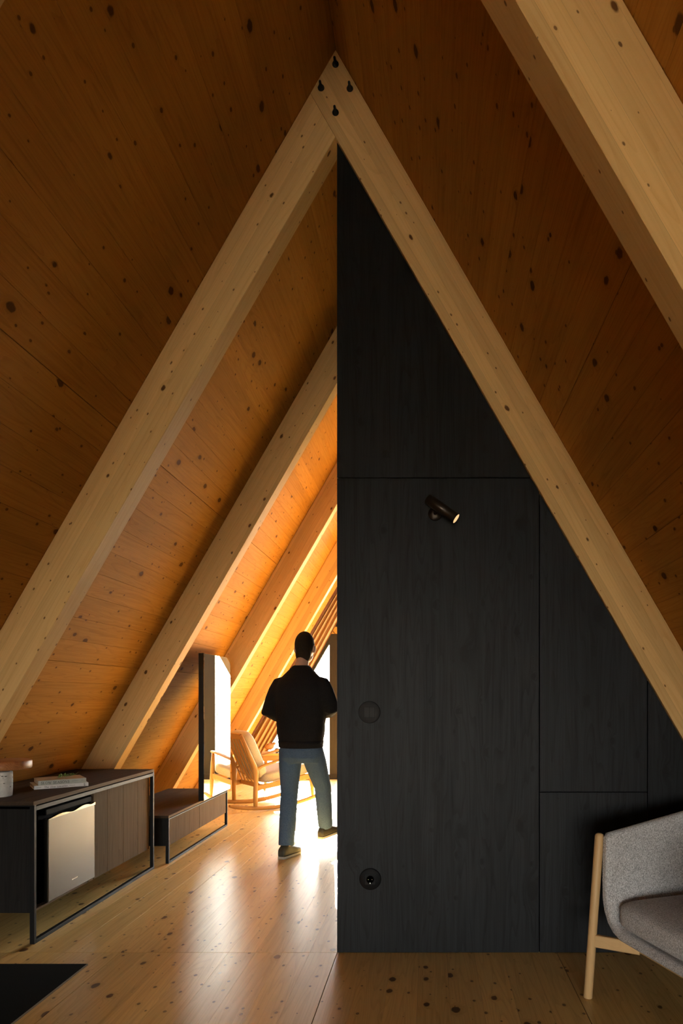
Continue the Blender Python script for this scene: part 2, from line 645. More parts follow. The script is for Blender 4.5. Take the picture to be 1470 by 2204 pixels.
# ---- floor: pine panels made of strips
fl = structure(MB().box((-2.75, Y0 - .1, -0.20), (2.75, Y1 + .1, -0.034)).build('floor', 'subfloor'))
SEAM_Y = 3.443
xs = [-2.62, -1.09, 0.004, 1.11, 2.62]
for (ya, yb) in ((Y0, SEAM_Y), (SEAM_Y, Y1)):
    for a, b in zip(xs[:-1], xs[1:]):
        n = round((b - a) / 0.138)
        w = (b - a) / n
        me = MB().box((0.0003, 0.0016, -0.032), (w - 0.0003, yb - ya - 0.0016, 0), 0.0002, 1).mesh('floor_plank')
        me_l = MB().box((0.0032, 0.0016, -0.032), (w - 0.0003, yb - ya - 0.0016, 0), 0.0002, 1).mesh('floor_plank')
        for i in range(n):
            link('floor_plank', me_l if i == 0 else me, 'floor', fl, T(a + i * w, ya, 0))

# ---- sloping walls; an unseen roof window is added behind the core for daylight
SKY_Y = (9.00, 10.32)           # between two frames
SKY_S = (11 * 0.146, 15 * 0.146 + 9 * 0.1456 + 0.1444 * 5)
w4 = None
for side, sg in (('left', -1), ('right', 1)):
    d = Vector((sg * C60, 0, -S60))
    out = Vector((sg * S60, 0, C60))

    def slab(mb, sa, sb, ya, yb):
        pts = []
        for s, h in ((sa, 0.034), (sb, 0.034), (sb, 0.24), (sa if sa > 0 else -1.7321 * .24, 0.24)):
            p = Vector((0, 0, RIDGE)) + d * s + out * h
            pts.append((p.x, p.z))
        mb.prism(pts, 'y', ya, yb)
    sl = MB()
    if sg < 0:
        slab(sl, -1.7321 * .034, SLOPE + .25, Y0 - .12, Y1 + .12)
    else:
        slab(sl, -1.7321 * .034, SLOPE + .25, Y0 - .12, SKY_Y[0])
        slab(sl, -1.7321 * .034, SLOPE + .25, SKY_Y[1], Y1 + .12)
        slab(sl, -1.7321 * .034, SKY_S[0], SKY_Y[0], SKY_Y[1])
        slab(sl, SKY_S[1], SLOPE + .25, SKY_Y[0], SKY_Y[1])
    w = structure(sl.build('wall_' + side, 'roof_outside'))
    zax = d.cross(Vector((0, 1, 0)))
    zlo, zhi = (0.0, 0.03) if sg > 0 else (-0.03, 0.0)
    s0 = 0.0
    for n, wd in ((15, 0.146), (9, 0.1456), (12, (SLOPE - 2.19 - 1.3104) / 12)):
        cache = {}
        for i in range(n):
            sc_ = s0 + (i + .5) * wd
            first = i == 0 and s0 > 0
            spans = [(Y0, Y1)]
            if sg > 0 and SKY_S[0] < sc_ < SKY_S[1]:
                spans = [(Y0, SKY_Y[0]), (SKY_Y[1], Y1)]
            for ya, yb in spans:
                k = (first, round(yb - ya, 4))
                if k not in cache:
                    cache[k] = MB().box((0.0022 if first else 0.0004, 0, zlo), (wd - 0.0004, yb - ya, zhi), 0.0007, 1).mesh('roof_plank')
                o = Vector((0, ya, RIDGE)) + d * (s0 + i * wd)
                link('roof_plank', cache[k], 'roof', w, axes(d, (0, 1, 0), zax, o))
        s0 += n * wd
    if sg > 0:
        fm = axes(d, (0, 1, 0), zax, Vector((0, SKY_Y[0], RIDGE)) + d * SKY_S[0])
        ls, ly = SKY_S[1] - SKY_S[0], SKY_Y[1] - SKY_Y[0]
        w4 = structure(MB().box((0, 0, .0), (.05, ly, .24)).build('added_roof_window', 'window_wood', None, fm))  # unseen opening, added to send sky light into the passage
        for lo, hi in (((ls - .05, 0, 0), (ls, ly, .24)), ((.05, 0, 0), (ls - .05, .05, .24)), ((.05, ly - .05, 0), (ls - .05, ly, .24))):
            MB().box(lo, hi).build('window_frame', 'window_wood', w4)
        MB().box((.05, .05, .17), (ls - .05, ly - .05, .175)).build('pane', 'glass', w4)

# ---- A-frames (rafter pairs)
FRAME_Y = [1.60, 3.42, 5.22, 7.02, 8.79, FAR_Y]
FRAME_T = 0.125
FRAME_LABEL = [
    'pale spruce rafter pair cut off by the top corners of the picture',
    'spruce rafter pair with four black bolts at its apex, framing the black wall',
    'spruce rafter coming down behind the far end of the fridge sideboard',
    'spruce rafter running down behind the tall standing mirror',
    'sunlit orange rafter seen just above the rocking chair',
    'last rafter pair at the glazed gable, behind the tan curtain',
]


def rafter_mesh(topcut):
    g_ = 0.002
    pts = [(g_, topcut[0]), (RW, topcut[1]), (RW, (RIDGE - .5 * RW) / S60), (g_, (RIDGE - .5 * g_) / S60)]
    return MB().prism(pts, 'z', 0, FRAME_T, 0.0015).mesh('rafter')


r_right = rafter_mesh((0.003, 0.127 + .002))
r_left = rafter_mesh((0.254 + .0015, 0.381 + .0015))
bolt_me = MB()
bolt_me.lathe([(0, 0.0), (0.0165, 0.0), (0.0165, 0.004), (0.011, 0.0045), (0.011, 0.014), (0.0065, 0.0145), (0.0060, 0.040), (0, 0.042)], 14,
              R(90, 'X'))
bolt_me = bolt_me.mesh('bolt')
for i, fy in enumerate(FRAME_Y):
    f = thing('timber_frame', FRAME_LABEL[i], 'timber frame', (0, fy, 0), 0, 'timber A-frames')
    link('rafter', r_right, 'rafter', f, axes((-S60, 0, -C60), (C60, 0, -S60), (0, -1, 0), (0, FRAME_T, RIDGE)))
    link('rafter', r_left, 'rafter', f, axes((S60, 0, -C60), (-C60, 0, -S60), (0, 1, 0), (0, 0, RIDGE)))
    for bx, bz in ((0, -0.078), (-0.072, -0.196), (0.072, -0.200), (0, -0.320)):
        link('bolt', bolt_me, 'bolt', f, T(bx, 0, RIDGE + bz))

# ---- black partition with flush panels
WY = 3.432
pw = MB()
zi = 4.086
pw.prism([(0.012, 0.0), (2.36, 0.0), (0.012, zi - 1.732 * .012 - .01)], 'y', WY + .022, WY + .066)
# the core behind it: side wall with notches for the rafters, and rear wall
pw.prism([(WY + .066, 0), (6.15, 0), (6.15, 4.38), (5.36, 4.38), (5.36, 3.94), (5.20, 3.94), (5.20, 4.38), (3.56, 4.38), (3.56, 3.94), (WY + .066, 3.94)], 'x', 0.012, 0.06)
pw.prism([(0.06, 0), (2.36, 0), (0.06, 3.95)], 'y', 6.10, 6.15)
wm = structure(pw.build('wall_middle', 'dark_side'))
g_ = 0.002
xa, xb = 1.0225, 1.566
zh, zl = 2.389, 0.810


def zline(x):
    return zi - math.tan(math.radians(60)) * x


def xline(z):
    return (zi - z) / math.tan(math.radians(60))


PAN = [
    [(0.006, zh + g_), (xline(zh + g_), zh + g_), (0.006, zline(0.006))],
    [(0.006, 0.004), (xa - g_, 0.004), (xa - g_, zline(xa - g_)), (xline(zh - g_), zh - g_), (0.006, zh - g_)],
    [(xa + g_, zl + g_), (xb - g_, zl + g_), (xb - g_, zline(xb - g_)), (xa + g_, zline(xa + g_))],
    [(xa + g_, 0.004), (xb - g_, 0.004), (xb - g_, zl - g_), (xa + g_, zl - g_)],
    [(xb + g_, 0.004), (xline(0.004), 0.004), (xb + g_, zline(xb + g_))],
]
for p in PAN:
    MB().prism(p, 'y', WY, WY + .021, 0.0012).build('panel', 'black_wood', wm)

# ---- far gable: timber transom, glazing below, added glazing above
GY = FAR_Y + 0.05
ZT = 2.22
TZ = 2.335
wf = structure(MB().prism([(-1.072, ZT + .011), (1.072, ZT + .011), (1.012, TZ), (-1.012, TZ)], 'y', GY - .02, GY + .08).build('wall_far', 'roof'))

win = MB().box((-2.36, GY, 0.0), (2.36, GY + .075, 0.085), 0.003)
win = structure(win.build('window_1', 'window_wood'))


def xin(zz, off=0.0):      # left opening edge under the rafter
    return -((RIDGE - 2 * RW - off / C60 - zz) / math.tan(math.radians(60)))


for sg in (-1, 1):
    q = [(xin(.085), .085), (xin(.085, .085), .085), (xin(ZT - .09, .085), ZT - .09), (xin(ZT - .09), ZT - .09)]
    MB().prism([(-sg * x, zz) for x, zz in q], 'y', GY, GY + .075, 0.002).build('window_jamb', 'window_wood', win)
MB().box((xin(ZT - .09) - .02, GY, ZT - .09), (-xin(ZT - .09) + .02, GY + .075, ZT + .01), 0.002).build('window_head', 'window_wood', win)
for a, b in ((-1.065, -0.945), (-0.195, 0.050), (0.945, 1.065)):
    MB().box((a, GY + .002, .085), (b, GY + .073, ZT - .09), 0.003).build('mullion', 'window_wood', win)
MB().prism([(-.945, ZT - .09), (-.195, ZT - .09), (-.195, 2.000), (-.945, 0.650)], 'y', GY + .02, GY + .055).build('added_infill_panel', 'infill_wood', win)  # slanted panel added to shape what the mirror reflects
# door leaf stile with its bright gap beside the mullion
MB().box((-.232, GY + .01, .19), (-.222, GY + .06, 1.935), 0.001).build('sash_stile', 'window_wood', win)
MB().box((-.86, GY + .012, .085), (-.195, GY + .06, .16), 0.002).build('sash_rail', 'window_wood', win)
gq = [
    [(xin(.085, .085), .085), (-1.065, .085), (-1.065, ZT - .09 - .03), (xin(ZT - .11, .085), ZT - .11)],
    [(-.945, .085), (-.195, .085), (-.195, 2.0), (-.945, .65)],
    [(.050, .085), (.945, .085), (.945, ZT - .09), (.050, ZT - .09)],
    [(1.065, .085), (-xin(.085, .085), .085), (-xin(ZT - .11, .085), ZT - .11), (1.065, ZT - .12)],
]
for q in gq:
    if q[0][0] < -1.5:
        q = [(xin(.085, .085), .085), (-1.065, .085), (-1.065, RIDGE - 2 * RW - .17 - 1.732 * 1.065)]
    if q[0][0] > 1.0:
        q = [(1.065, .085), (-xin(.085, .085), .085), (1.065, RIDGE - 2 * RW - .17 - 1.732 * 1.065)]
    MB().prism(q, 'y', GY + .036, GY + .040).build('pane', 'glass', win)

# upper glazing, unseen and added for daylight: two slanted jambs, king mullion, two panes
w3 = structure(MB().box((-.035, GY + .002, TZ), (.035, GY + .073, inner_z(.035) - .10), 0.002).build('added_upper_window', 'window_wood'))
for sg in (-1, 1):
    q = [(xin(TZ), TZ), (xin(TZ, .06), TZ), (-.0, inner_z(0) - .12), (-.0, inner_z(0) - .004)]
    MB().prism([(-sg * x, zz) for x, zz in q], 'y', GY, GY + .075).build('window_jamb', 'window_wood', w3)
    q = [(xin(TZ, .06), TZ), (-.035, TZ), (-.035, inner_z(.035) - .12)]
    MB().prism([(-sg * x, zz) for x, zz in q], 'y', GY + .036, GY + .040).build('pane', 'glass', w3)

# ---- near gable (behind the camera) with its window
xr = roof_x(0)
NZ0, NZ1 = 0.06, 1.95
wn_ = MB()
wn_.prism([(-xr, 0), (xr, 0), (roof_x(NZ0), NZ0), (-roof_x(NZ0), NZ0)], 'y', Y0 - .06, Y0)
wn_.prism([(-roof_x(NZ1), NZ1), (roof_x(NZ1), NZ1), (0, RIDGE)], 'y', Y0 - .06, Y0)
structure(wn_.build('wall_near', 'roof'))
w2 = structure(MB().box((-.04, Y0 - .05, NZ0), (.04, Y0, NZ1)).build('window_2', 'window_wood'))
for sg in (-1, 1):
    q = [(roof_x(NZ0), NZ0), (roof_x(NZ0) - .10, NZ0), (roof_x(NZ1) - .10, NZ1), (roof_x(NZ1), NZ1)]
    MB().prism([(sg * x, zz) for x, zz in q], 'y', Y0 - .05, Y0).build('window_jamb', 'window_wood', w2)
    q = [(.04, NZ0), (roof_x(NZ0) - .10, NZ0), (roof_x(NZ1) - .10, NZ1), (.04, NZ1)]
    MB().prism([(sg * x, zz) for x, zz in q], 'y', Y0 - .03, Y0 - .026).build('pane', 'glass', w2)
for i, fy in enumerate((-5.6, -3.8, -2.0, -.2)):
    tr = bpy.data.objects.new('trim_%d' % (i + 1), None)
    COL.objects.link(tr)
    structure(tr)
    tr.location = (0, fy, 0)
    link('rafter', r_right, 'rafter', tr, axes((-S60, 0, -C60), (C60, 0, -S60), (0, -1, 0), (0, FRAME_T, RIDGE)))
    link('rafter', r_left, 'rafter', tr, axes((S60, 0, -C60), (-C60, 0, -S60), (0, 1, 0), (0, 0, RIDGE)))

# ================================================================== FURNITURE
# ---- sideboard with the fridge niche
SBX, SBY = -1.585, 3.552
sb = thing('sideboard', 'dark oak sideboard on a black steel frame, with a fridge bay and plank door', 'sideboard', (SBX, SBY, 0))
L = 1.546
MB().box((-.585, 0, .7225), (-.0045, L, .744), 0.001).build('top', 'top_oak', sb)
MB().box((-.0045, 0, .7225), (0, L, .744), 0.0008).build('lit_edge_band', 'lit_edge_oak', sb)  # grazing light on the front edge, put into a paler strip
B = 0.024
fr = [('frame_leg', (-B, 0, 0), (0, .020, .716)), ('frame_leg', (-B, L - .020, 0), (0, L, .716)),
      ('frame_rail', (-B, .020, .694), (0, L - .020, .716)), ('frame_rail', (-B, .020, 0), (0, L - .020, .020)),
      ('frame_leg', (-.56, .03, 0), (-.56 + B, .05, .156)), ('frame_leg', (-.56, L - .05, 0), (-.56 + B, L - .03, .156)),
      ('frame_bracket', (-.30, .0, .716), (-.0, .02, .7225)), ('frame_bracket', (-.30, L - .02, .716), (-.0, L, .7225))]
for nm, lo, hi in fr:
    MB().box(lo, hi, 0.0012).build(nm, 'black_metal', sb)
MB().box((-.575, .024, .156), (-.028, .044, .700), 0.001).build('side_panel', 'dark_side', sb)
MB().box((-.575, L - .042, .156), (-.028, L - .022, .700), 0.001).build('side_panel', 'front_oak', sb)
MB().box((-.575, .044, .156), (-.046, L - .042, .174), 0.001).build('bottom_panel', 'dark_side', sb)
MB().box((-.575, .044, .174), (-.560, L - .042, .700), 0.001).build('back_panel', 'dark_side', sb)
MB().box((-.560, .682, .174), (-.046, .700, .700), 0.001).build('divider', 'dark_side', sb)
MB().box((-.046, .044, .154), (-.027, .610, .166), 0.001).build('lit_bottom_strip', 'lit_edge_oak', sb)  # lit lower edge of the carcass, painted as a pale strip
MB().box((-.046, .618, .154), (-.027, .676, .166), 0.001).build('lit_bottom_strip', 'lit_edge_oak', sb)
dr = MB().box((-.050, .680, .158), (-.046, L - .044, .690)).build('door', 'dark_side', sb)
ed = [.680, .861, 1.091, 1.322, L - .044]
for a, b in zip(ed[:-1], ed[1:]):
    MB().box((-.0455, a + .0015, .156), (-.026, b - .0015, .690), 0.0012).build('door_plank', 'front_oak', dr)

# ---- minibar fridge
fg = thing('mini_fridge', 'small black fridge with a brushed steel door in the sideboard bay', 'fridge', (-1.60, 3.71, 0.1745))
MB().box((-.45, -.02, 0), (-.048, .505, .500), 0.004).build('body', 'black_plastic', fg)
MB().box((-.048, .0, .468), (-.012, .500, .500), 0.004).build('top_cap', 'black_plastic', fg)
fd = MB().box((-.046, 0, -.004), (0.0, .514, .446), 0.004, 3).build('door', 'steel', fg)
MB().box((-.05, -.008, .0), (-.03, -.001, .446), 0.002).build('door_gasket', 'black_plastic', fg)
pts_t, pts_b = [], []
for i in range(49):
    t = i / 48
    zt = .449 + .016 * (0.5 - 0.5 * math.cos(2 * math.pi * (t * 2.0 + .02))) ** 0.8 * (0.55 + .6 * t) + (.014 * max(0, t - .9) / .1)
    pts_t.append((t * .514, zt))
hd = MB()
prof = [(p[0], p[1]) for p in pts_t]
for (y, z_), (y2, z2) in zip(prof[:-1], prof[1:]):
    hd.prism([(y, .4465), (y2, .4465), (y2, z2), (y, z_)], 'x', -.012, .004 )
hd.build('handle', 'handle_steel', fd)
lg = MB()
for i in range(8):
    h = .006 if i in (0, 7) else .0045
    lg.box((0.0, .246 + i * .0078, .052), (.0008, .246 + i * .0078 + .0052, .052 + h))
lg.build('logo', 'chrome', fd)

# ---- low bench with two drawers
BX, BY = -1.535, 5.25
bn = thing('low_bench', 'low dark oak bench with two drawers under the tall mirror', 'bench', (BX, BY, 0))
L2 = 1.53
MB().box((-.585, 0, .350), (-.0045, L2, .368), 0.001).build('top', 'top_oak', bn)
MB().box((-.0045, 0, .350), (0, L2, .368), 0.0008).build('lit_edge_band', 'lit_edge_oak', bn)  # same painted lit edge as on the sideboard
for nm, lo, hi in (('frame_leg', (-B, 0, 0), (0, .020, .345)), ('frame_leg', (-B, L2 - .020, 0), (0, L2, .345)),
                   ('frame_rail', (-B, .020, .334), (0, L2 - .020, .345)), ('frame_rail', (-B, .020, 0), (0, L2 - .020, .016)),
                   ('frame_leg', (-.56, .03, 0), (-.56 + B, .05, .13)), ('frame_leg', (-.56, L2 - .05, 0), (-.56 + B, L2 - .03, .13)),
                   ('frame_bracket', (-.30, 0, .345), (0, .02, .350)), ('frame_bracket', (-.30, L2 - .02, .345), (0, L2, .350))):
    MB().box(lo, hi, 0.001).build(nm, 'black_metal', bn)
MB().box((-.575, .024, .130), (-.030, L2 - .024, .345), 0.001).build('carcass', 'dark_side', bn)
for a, b in ((.030, .729), (.733, L2 - .026)):
    MB().box((-.0295, a, .132), (-.010, b, .331), 0.0015).build('drawer', 'front_oak', bn)

# ---- tall mirror standing on the bench
mr = thing('standing_mirror', 'tall frameless mirror with black edges standing on the low bench', 'mirror', (-1.529, 6.375, .3685))
MB().box((-.024, -.395, 0), (.020, .395, 1.295), 0.001).build('backing', 'black_metal', mr)
MB().box((.0205, -.394, .001), (.024, .394, 1.294), 0.0012, 1).build('mirror_glass', 'mirror', mr)

# ---- concrete lamp with wooden cap
lm = thing('table_lamp', 'pitted concrete table lamp with a thick round wooden cap', 'lamp', (-1.868, 3.73, .7445))
MB().lathe([(0, 0), (.050, 0), (.053, .003), (.055, .05), (.055, .130), (.052, .136), (0, .136)], 40).build('base', 'concrete', lm)
pit = MB()
for i in range(46):
    a = RND.uniform(0, 2 * math.pi)
    zz = RND.uniform(.05, .130)
    s = RND.uniform(.0015, .0045)
    p = Vector((.0552 * math.cos(a), .0552 * math.sin(a), zz))
    mw = T(*p) @ Matrix.Rotation(a, 4, 'Z')
    pit.super_ellipsoid(.0006, s * RND.uniform(1.0, 2.2), s * .6, 1, 1, 4, 6, mw)
o = pit.build('pits', 'pit', lm)
o['kind'] = 'stuff'
MB().lathe([(0, .136), (.040, .136), (.040, .149), (0, .149)], 24).build('collar', 'pit', lm)
MB().lathe([(0, .149), (.132, .149), (.143, .151), (.1465, .156), (.1475, .172), (.1465, .190), (.143, .195), (.136, .1965), (0, .197)], 48).build('cap', 'lamp_wood', lm)

# ---- books


def ribbon(mb, pts, w, z0, z1):
    pts = [Vector((p[0], p[1])) for p in pts]
    for a, b in zip(pts[:-1], pts[1:]):
        t = (b - a)
        if t.length < 1e-6:
            continue
        t.normalize()
        nrm = Vector((-t.y, t.x)) * (w / 2)
        e = t * (w * .25)
        q = [a - e + nrm, b + e + nrm, b + e - nrm, a - e - nrm]
        mb.prism([(v.x, v.y) for v in q], 'z', z0, z1)


def arc(cx, cy, rx, ry, a0, a1, n=10):
    return [(cx + rx * math.cos(math.radians(a0 + (a1 - a0) * i / n)), cy + ry * math.sin(math.radians(a0 + (a1 - a0) * i / n))) for i in range(n + 1)]


TK, TN = .13, .06
GL = {
    'S': (.56, [(arc(.28, .76, .20, .23, 20, 250) + arc(.28, .26, .22, .26, 80, -160), .11), ([(.47, .98), (.48, .76)], TN), ([(.06, .02), (.05, .26)], TN)]),
    'L': (.60, [([(.16, 0), (.16, 1)], TK), ([(.04, 1), (.30, 1)], TN), ([(.04, 0), (.55, 0), (.55, .22)], TN)]),
    'O': (.80, [(arc(.40, .5, .33, .49, 0, 360, 20), .11)]),
    'W': (1.05, [([(.10, 1), (.33, 0)], TK), ([(.33, 0), (.55, .95)], TN), ([(.48, 1), (.73, 0)], TK), ([(.73, 0), (.97, 1)], TN), ([(0, 1), (.22, 1)], TN), ([(.86, 1), (1.05, 1)], TN)]),
    'E': (.62, [([(.16, 0), (.16, 1)], TK), ([(.04, 1), (.52, 1), (.52, .80)], TN), ([(.16, .52), (.42, .52)], TN), ([(.04, 0), (.56, 0), (.56, .22)], TN)]),
    'A': (.78, [([(.10, 0), (.38, 1)], TN), ([(.38, 1), (.66, 0)], TK), ([(.20, .34), (.56, .34)], TN), ([(0, 0), (.22, 0)], TN), ([(.54, 0), (.78, 0)], TN)]),
    'N': (.82, [([(.14, 0), (.14, 1)], TN), ([(.14, 1), (.66, 0)], TK), ([(.66, 0), (.66, 1)], TN), ([(.02, 0), (.26, 0)], TN), ([(.54, 1), (.78, 1)], TN), ([(.02, 1), (.16, 1)], TN)]),
    'T': (.68, [([(.34, 0), (.34, 1)], TK), ([(.04, .80), (.04, 1), (.64, 1), (.64, .80)], TN), ([(.22, 0), (.46, 0)], TN)]),
    'h': (.58, [([(.14, 0), (.14, 1)], .11), ([(.14, .50)] + arc(.30, .42, .14, .20, 140, 0) + [(.44, 0)], .10), ([(.04, 0), (.24, 0)], TN), ([(.34, 0), (.54, 0)], TN)]),
    'e': (.50, [(arc(.25, .32, .19, .30, 0, 310, 14), .10), ([(.06, .34), (.44, .34)], TN)]),
    's': (.42, [(arc(.21, .46, .14, .15, 20, 250) + arc(.21, .16, .15, .16, 80, -160), .09)]),
    'l': (.30, [([(.15, 0), (.15, 1)], .11), ([(.04, 0), (.26, 0)], TN)]),
    'o': (.54, [(arc(.27, .31, .21, .30, 0, 360, 16), .10)]),
    'w': (.78, [([(.06, .62), (.22, 0)], .11), ([(.22, 0), (.38, .60)], TN), ([(.36, .62), (.54, 0)], .11), ([(.54, 0), (.70, .62)], TN)]),
    't': (.38, [([(.16, .82), (.16, .10), (.28, .01), (.36, .06)], .10), ([(.03, .60), (.34, .60)], TN)]),
    'r': (.42, [([(.14, 0), (.14, .62)], .11), ([(.14, .44), (.24, .60), (.38, .58)], .09), ([(.04, 0), (.26, 0)], TN)]),
    'a': (.50, [([(.08, .50), (.16, .62), (.30, .60), (.36, .48), (.36, .08), (.46, .02)], .10), (arc(.22, .18, .16, .17, 60, 330, 10), .09)]),
    'v': (.52, [([(.06, .62), (.26, 0)], .11), ([(.26, 0), (.46, .62)], TN)]),
    '.': (.24, [([(.10, .02), (.10, .10)], .13)]),
    ' ': (.34, []),
}


def lettering(text, height, width):
    adv = sum(GL[c][0] for c in text) + .06 * (len(text) - 1)
    sx = width / adv
    mb = MB()
    x = 0.0
    for c in text:
        w, st = GL[c]
        for pts, tw in st:
            q = [((x + px) * sx, py * height) for px, py in pts]
            ribbon(mb, q, tw * (sx + height) * .5, 0, .0004)
        x += w + .06
    return mb


bk_ang = math.atan2(.17, .232)
bd = thing('book', 'white paperback titled The slow traveller, at the bottom of the pair', 'book', (-1.838, 3.987, .7445), bk_ang, 'books on the sideboard')
LB, DB, HB = .288, .213, .0215
# spine frame: local x along the spine, text standing on z, facing -y


def book(root, L_, D_, H_, spine_mat, cover_mat):
    MB().box((0.003, .0025, .0018), (L_ - .003, D_ - .003, H_ - .0018)).build('pages', 'pages', root)
    cv = MB().box((0, 0, 0), (L_, D_, .0018), .0006, 1).build('back_cover', cover_mat, root)
    MB().box((0, 0, H_ - .0018), (L_, D_, H_), .0006, 1).build('front_cover', cover_mat, root)
    return MB().box((0, -.0012, 0), (L_, .0022, H_), .0008, 1).build('spine', spine_mat, root)


def spine_text(sp, text, x, zc, h, w, mat):
    lettering(text, h, w).build('lettering', mat, sp, axes((1, 0, 0), (0, 0, 1), (0, -1, 0), (x, -.0012, zc - h / 2)))


sp = book(bd, LB, DB, HB, 'book_white', 'book_white')
spine_text(sp, 'The slow traveller.', .052, HB * .49, .0112, .128, 'ink')
tick = MB()
for i in range(9):
    tick.box((.012 + i * .0028, -.0016, HB * .42), (.0138 + i * .0028, -.0012, HB * .42 + .0035))
    tick.box((.185 + i * .0034, -.0016, HB * .46), (.187 + i * .0034, -.0012, HB * .46 + .0032))
tick.build('small_print', 'ink_light', sp)['kind'] = 'stuff'
mk = MB()
ribbon(mk, arc(0, .0045, .0028, .0028, -60, 240, 8), .0016, 0, .0004)
ribbon(mk, [(-.003, 0), (.004, -.004), (-.003, -.0062), (.004, -.0062)], .0018, 0, .0004)
mk.build('emblem', 'ink', sp, axes((1, 0, 0), (0, 0, 1), (0, -1, 0), (LB - .022, -.0012, HB * .52)))
bt = thing('book', 'grey hardback titled SLOW SEASONS lying on the white paperback', 'book', (-1.823, 4.003, .7445 + HB + .0003), bk_ang + .015, 'books on the sideboard')
LT, DT, HT = .2555, .200, .0270
sp = book(bt, LT, DT, HT, 'book_grey', 'book_tan')
spine_text(sp, 'SLOW SEASONS', .014, HT * .47, .0135, .150, 'ink')
tick = MB()
for i in range(11):
    tick.box((.176 + i * .0034, -.0016, HT * .45), (.1783 + i * .0034, -.0012, HT * .45 + .0036))
for i in range(3):
    tick.box((.228 + i * .004, -.0016, HT * .46), (.2308 + i * .004, -.0012, HT * .46 + .0032))
tick.build('small_print', 'ink_light', sp)['kind'] = 'stuff'

# ---- sprig on the books
bt_mw = T(*bt.location) @ Matrix.Rotation(bk_ang + .015, 4, 'Z')
spg = thing('leafy_sprig', 'small green leafy sprig lying on the grey hardback book', 'sprig', bt_mw @ Vector((.165, .10, HT + .0005)), bk_ang)
stem_pts = [(-.05, -.008, .002), (-.02, .0, .006), (.02, .004, .008), (.055, .010, .012)]
MB().tube(stem_pts, [.0016, .0014, .0012, .0008], 6).build('stem', 'leaf', spg)
lf = MB()
for i in range(34):
    t = i / 33
    c = Vector((-.05 + .105 * t, -.008 + .018 * t, .003 + .008 * t))
    a = RND.uniform(0, 2 * math.pi)
    ln = RND.uniform(.014, .028)
    el = RND.uniform(.1, 1.1)
    d = Vector((math.cos(a) * math.cos(el), math.sin(a) * math.cos(el), math.sin(el)))
    s = d.cross(Vector((0, 0, 1))).normalized() * ln * .22
    m = c + d * ln * .55 + Vector((0, 0, .002))
    vs = [lf.bm.verts.new(p) for p in (c, m + s, c + d * ln, m - s)]
    lf.bm.faces.new(vs)
o = lf.build('leaves', 'leaf', spg)
o['kind'] = 'stuff'

# ---- black floor mat
mt = thing('floor_mat', 'black rectangular floor mat lying below the sideboard end', 'mat', (-2.30, 1.75, 0))
MB().box((0, 0, .0004), (1.127, 1.530, .008), 0.002).build('mat_body', 'mat_black', mt)
MB().box((1.1275, 0, .0004), (1.1305, 1.530, .0085), 0.0006).build('edge_strip', 'mat_edge', mt)

# ---- wall switch, socket, spotlight on the black wall
U = WY / 1470.0


def wx(px):
    return CAMX + (px - 925) * U


def wz(py):
    return CAMZ + (1495 - py) * U


sw = thing('light_switch', 'round charcoal double light switch on the black wall', 'switch', (wx(795), WY, wz(1533)))
FL = R(90, 'X')   # lathe axis z -> -y


def disc(r, h, n=40, r2=None):
    return [(0, 0), (r, 0), (r, h - .0012), ((r2 or r) - .0012, h), (0, h)]


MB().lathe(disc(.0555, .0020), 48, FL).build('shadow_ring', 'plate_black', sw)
MB().lathe(disc(.0535, .0075), 48, FL).build('plate', 'plate_grey', sw)
for a, b in ((-.026, -.0012), (.0012, .026)):
    MB().box((a, -.0098, -.026), (b, -.0076, .026), .0008).build('rocker', 'plate_grey', sw)
mbx = MB()
mbx.box((-.0275, -.0080, -.0275), (.0275, -.0074, .0275))
mbx.build('rocker_frame', 'plate_black', sw)

so = thing('power_socket', 'round black power socket low on the black wall', 'socket', (wx(797), WY, wz(1892)))
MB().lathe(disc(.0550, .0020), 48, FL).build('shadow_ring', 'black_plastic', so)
MB().lathe(disc(.0530, .0070), 48, FL).build('plate', 'plate_black', so)
ins = MB().box((-.026, -.0086, -.026), (.026, -.0070, .026), .001).build('insert', 'plate_black', so)
MB().lathe([(.0205, .0084), (.0205, .0096), (.0185, .0096), (.0170, .0086), (0, .0086)], 32, FL).build('well', 'black_plastic', ins)
for x in (-.0095, .0095):
    MB().lathe([(0, .0086), (.0030, .0086), (.0030, .0098), (0, .0102)], 12, FL @ T(x, 0, 0)).build('contact', 'chrome', ins)
MB().box((-.0022, -.0108, -.0215), (.0022, -.0086, -.0150), .0004).build('earth_clip', 'chrome', ins)

wl = thing('wall_spotlight', 'dark bronze cylinder spotlight mounted on the black wall', 'wall lamp', (wx(936), WY, wz(1107)))
MB().lathe([(0, 0), (.034, 0), (.034, .012), (.031, .016), (0, .017)], 32, FL).build('mount', 'bronze', wl)
MB().tube([(0, -.014, 0), (.010, -.040, .004), (.018, -.066, .006)], .008, 12).build('arm', 'bronze', wl)
c0 = Vector((-.036, -.062, .060))
c1 = Vector((.104, -.092, -.046))
dv = (c1 - c0).normalized()
zq = dv.to_track_quat('Z', 'Y').to_matrix().to_4x4()
LC = (c1 - c0).length
cyl = MB()
cyl.lathe([(0, 0), (.0245, 0), (.0265, .002), (.0265, LC), (.0246, LC), (.0244, LC - .03)], 36, T(*c0) @ zq)
cyl.build('shade', 'bronze', wl)
MB().tube([c1 - dv * .0014, c1 - dv * .0008], [.0240, .0240], 32).build('lens', 'lamp_glow', wl)

# ---- rocking chair
ch = thing('rocking_chair', 'wooden rocking chair with cream cushions and a slatted back', 'rocking chair', (-1.467, 7.60, 0), math.radians(38.5))
CW = .60        # width between the two sides (local y), local x = forward


def rock_z(s):
    return (s - .2) ** 2 / 3.8


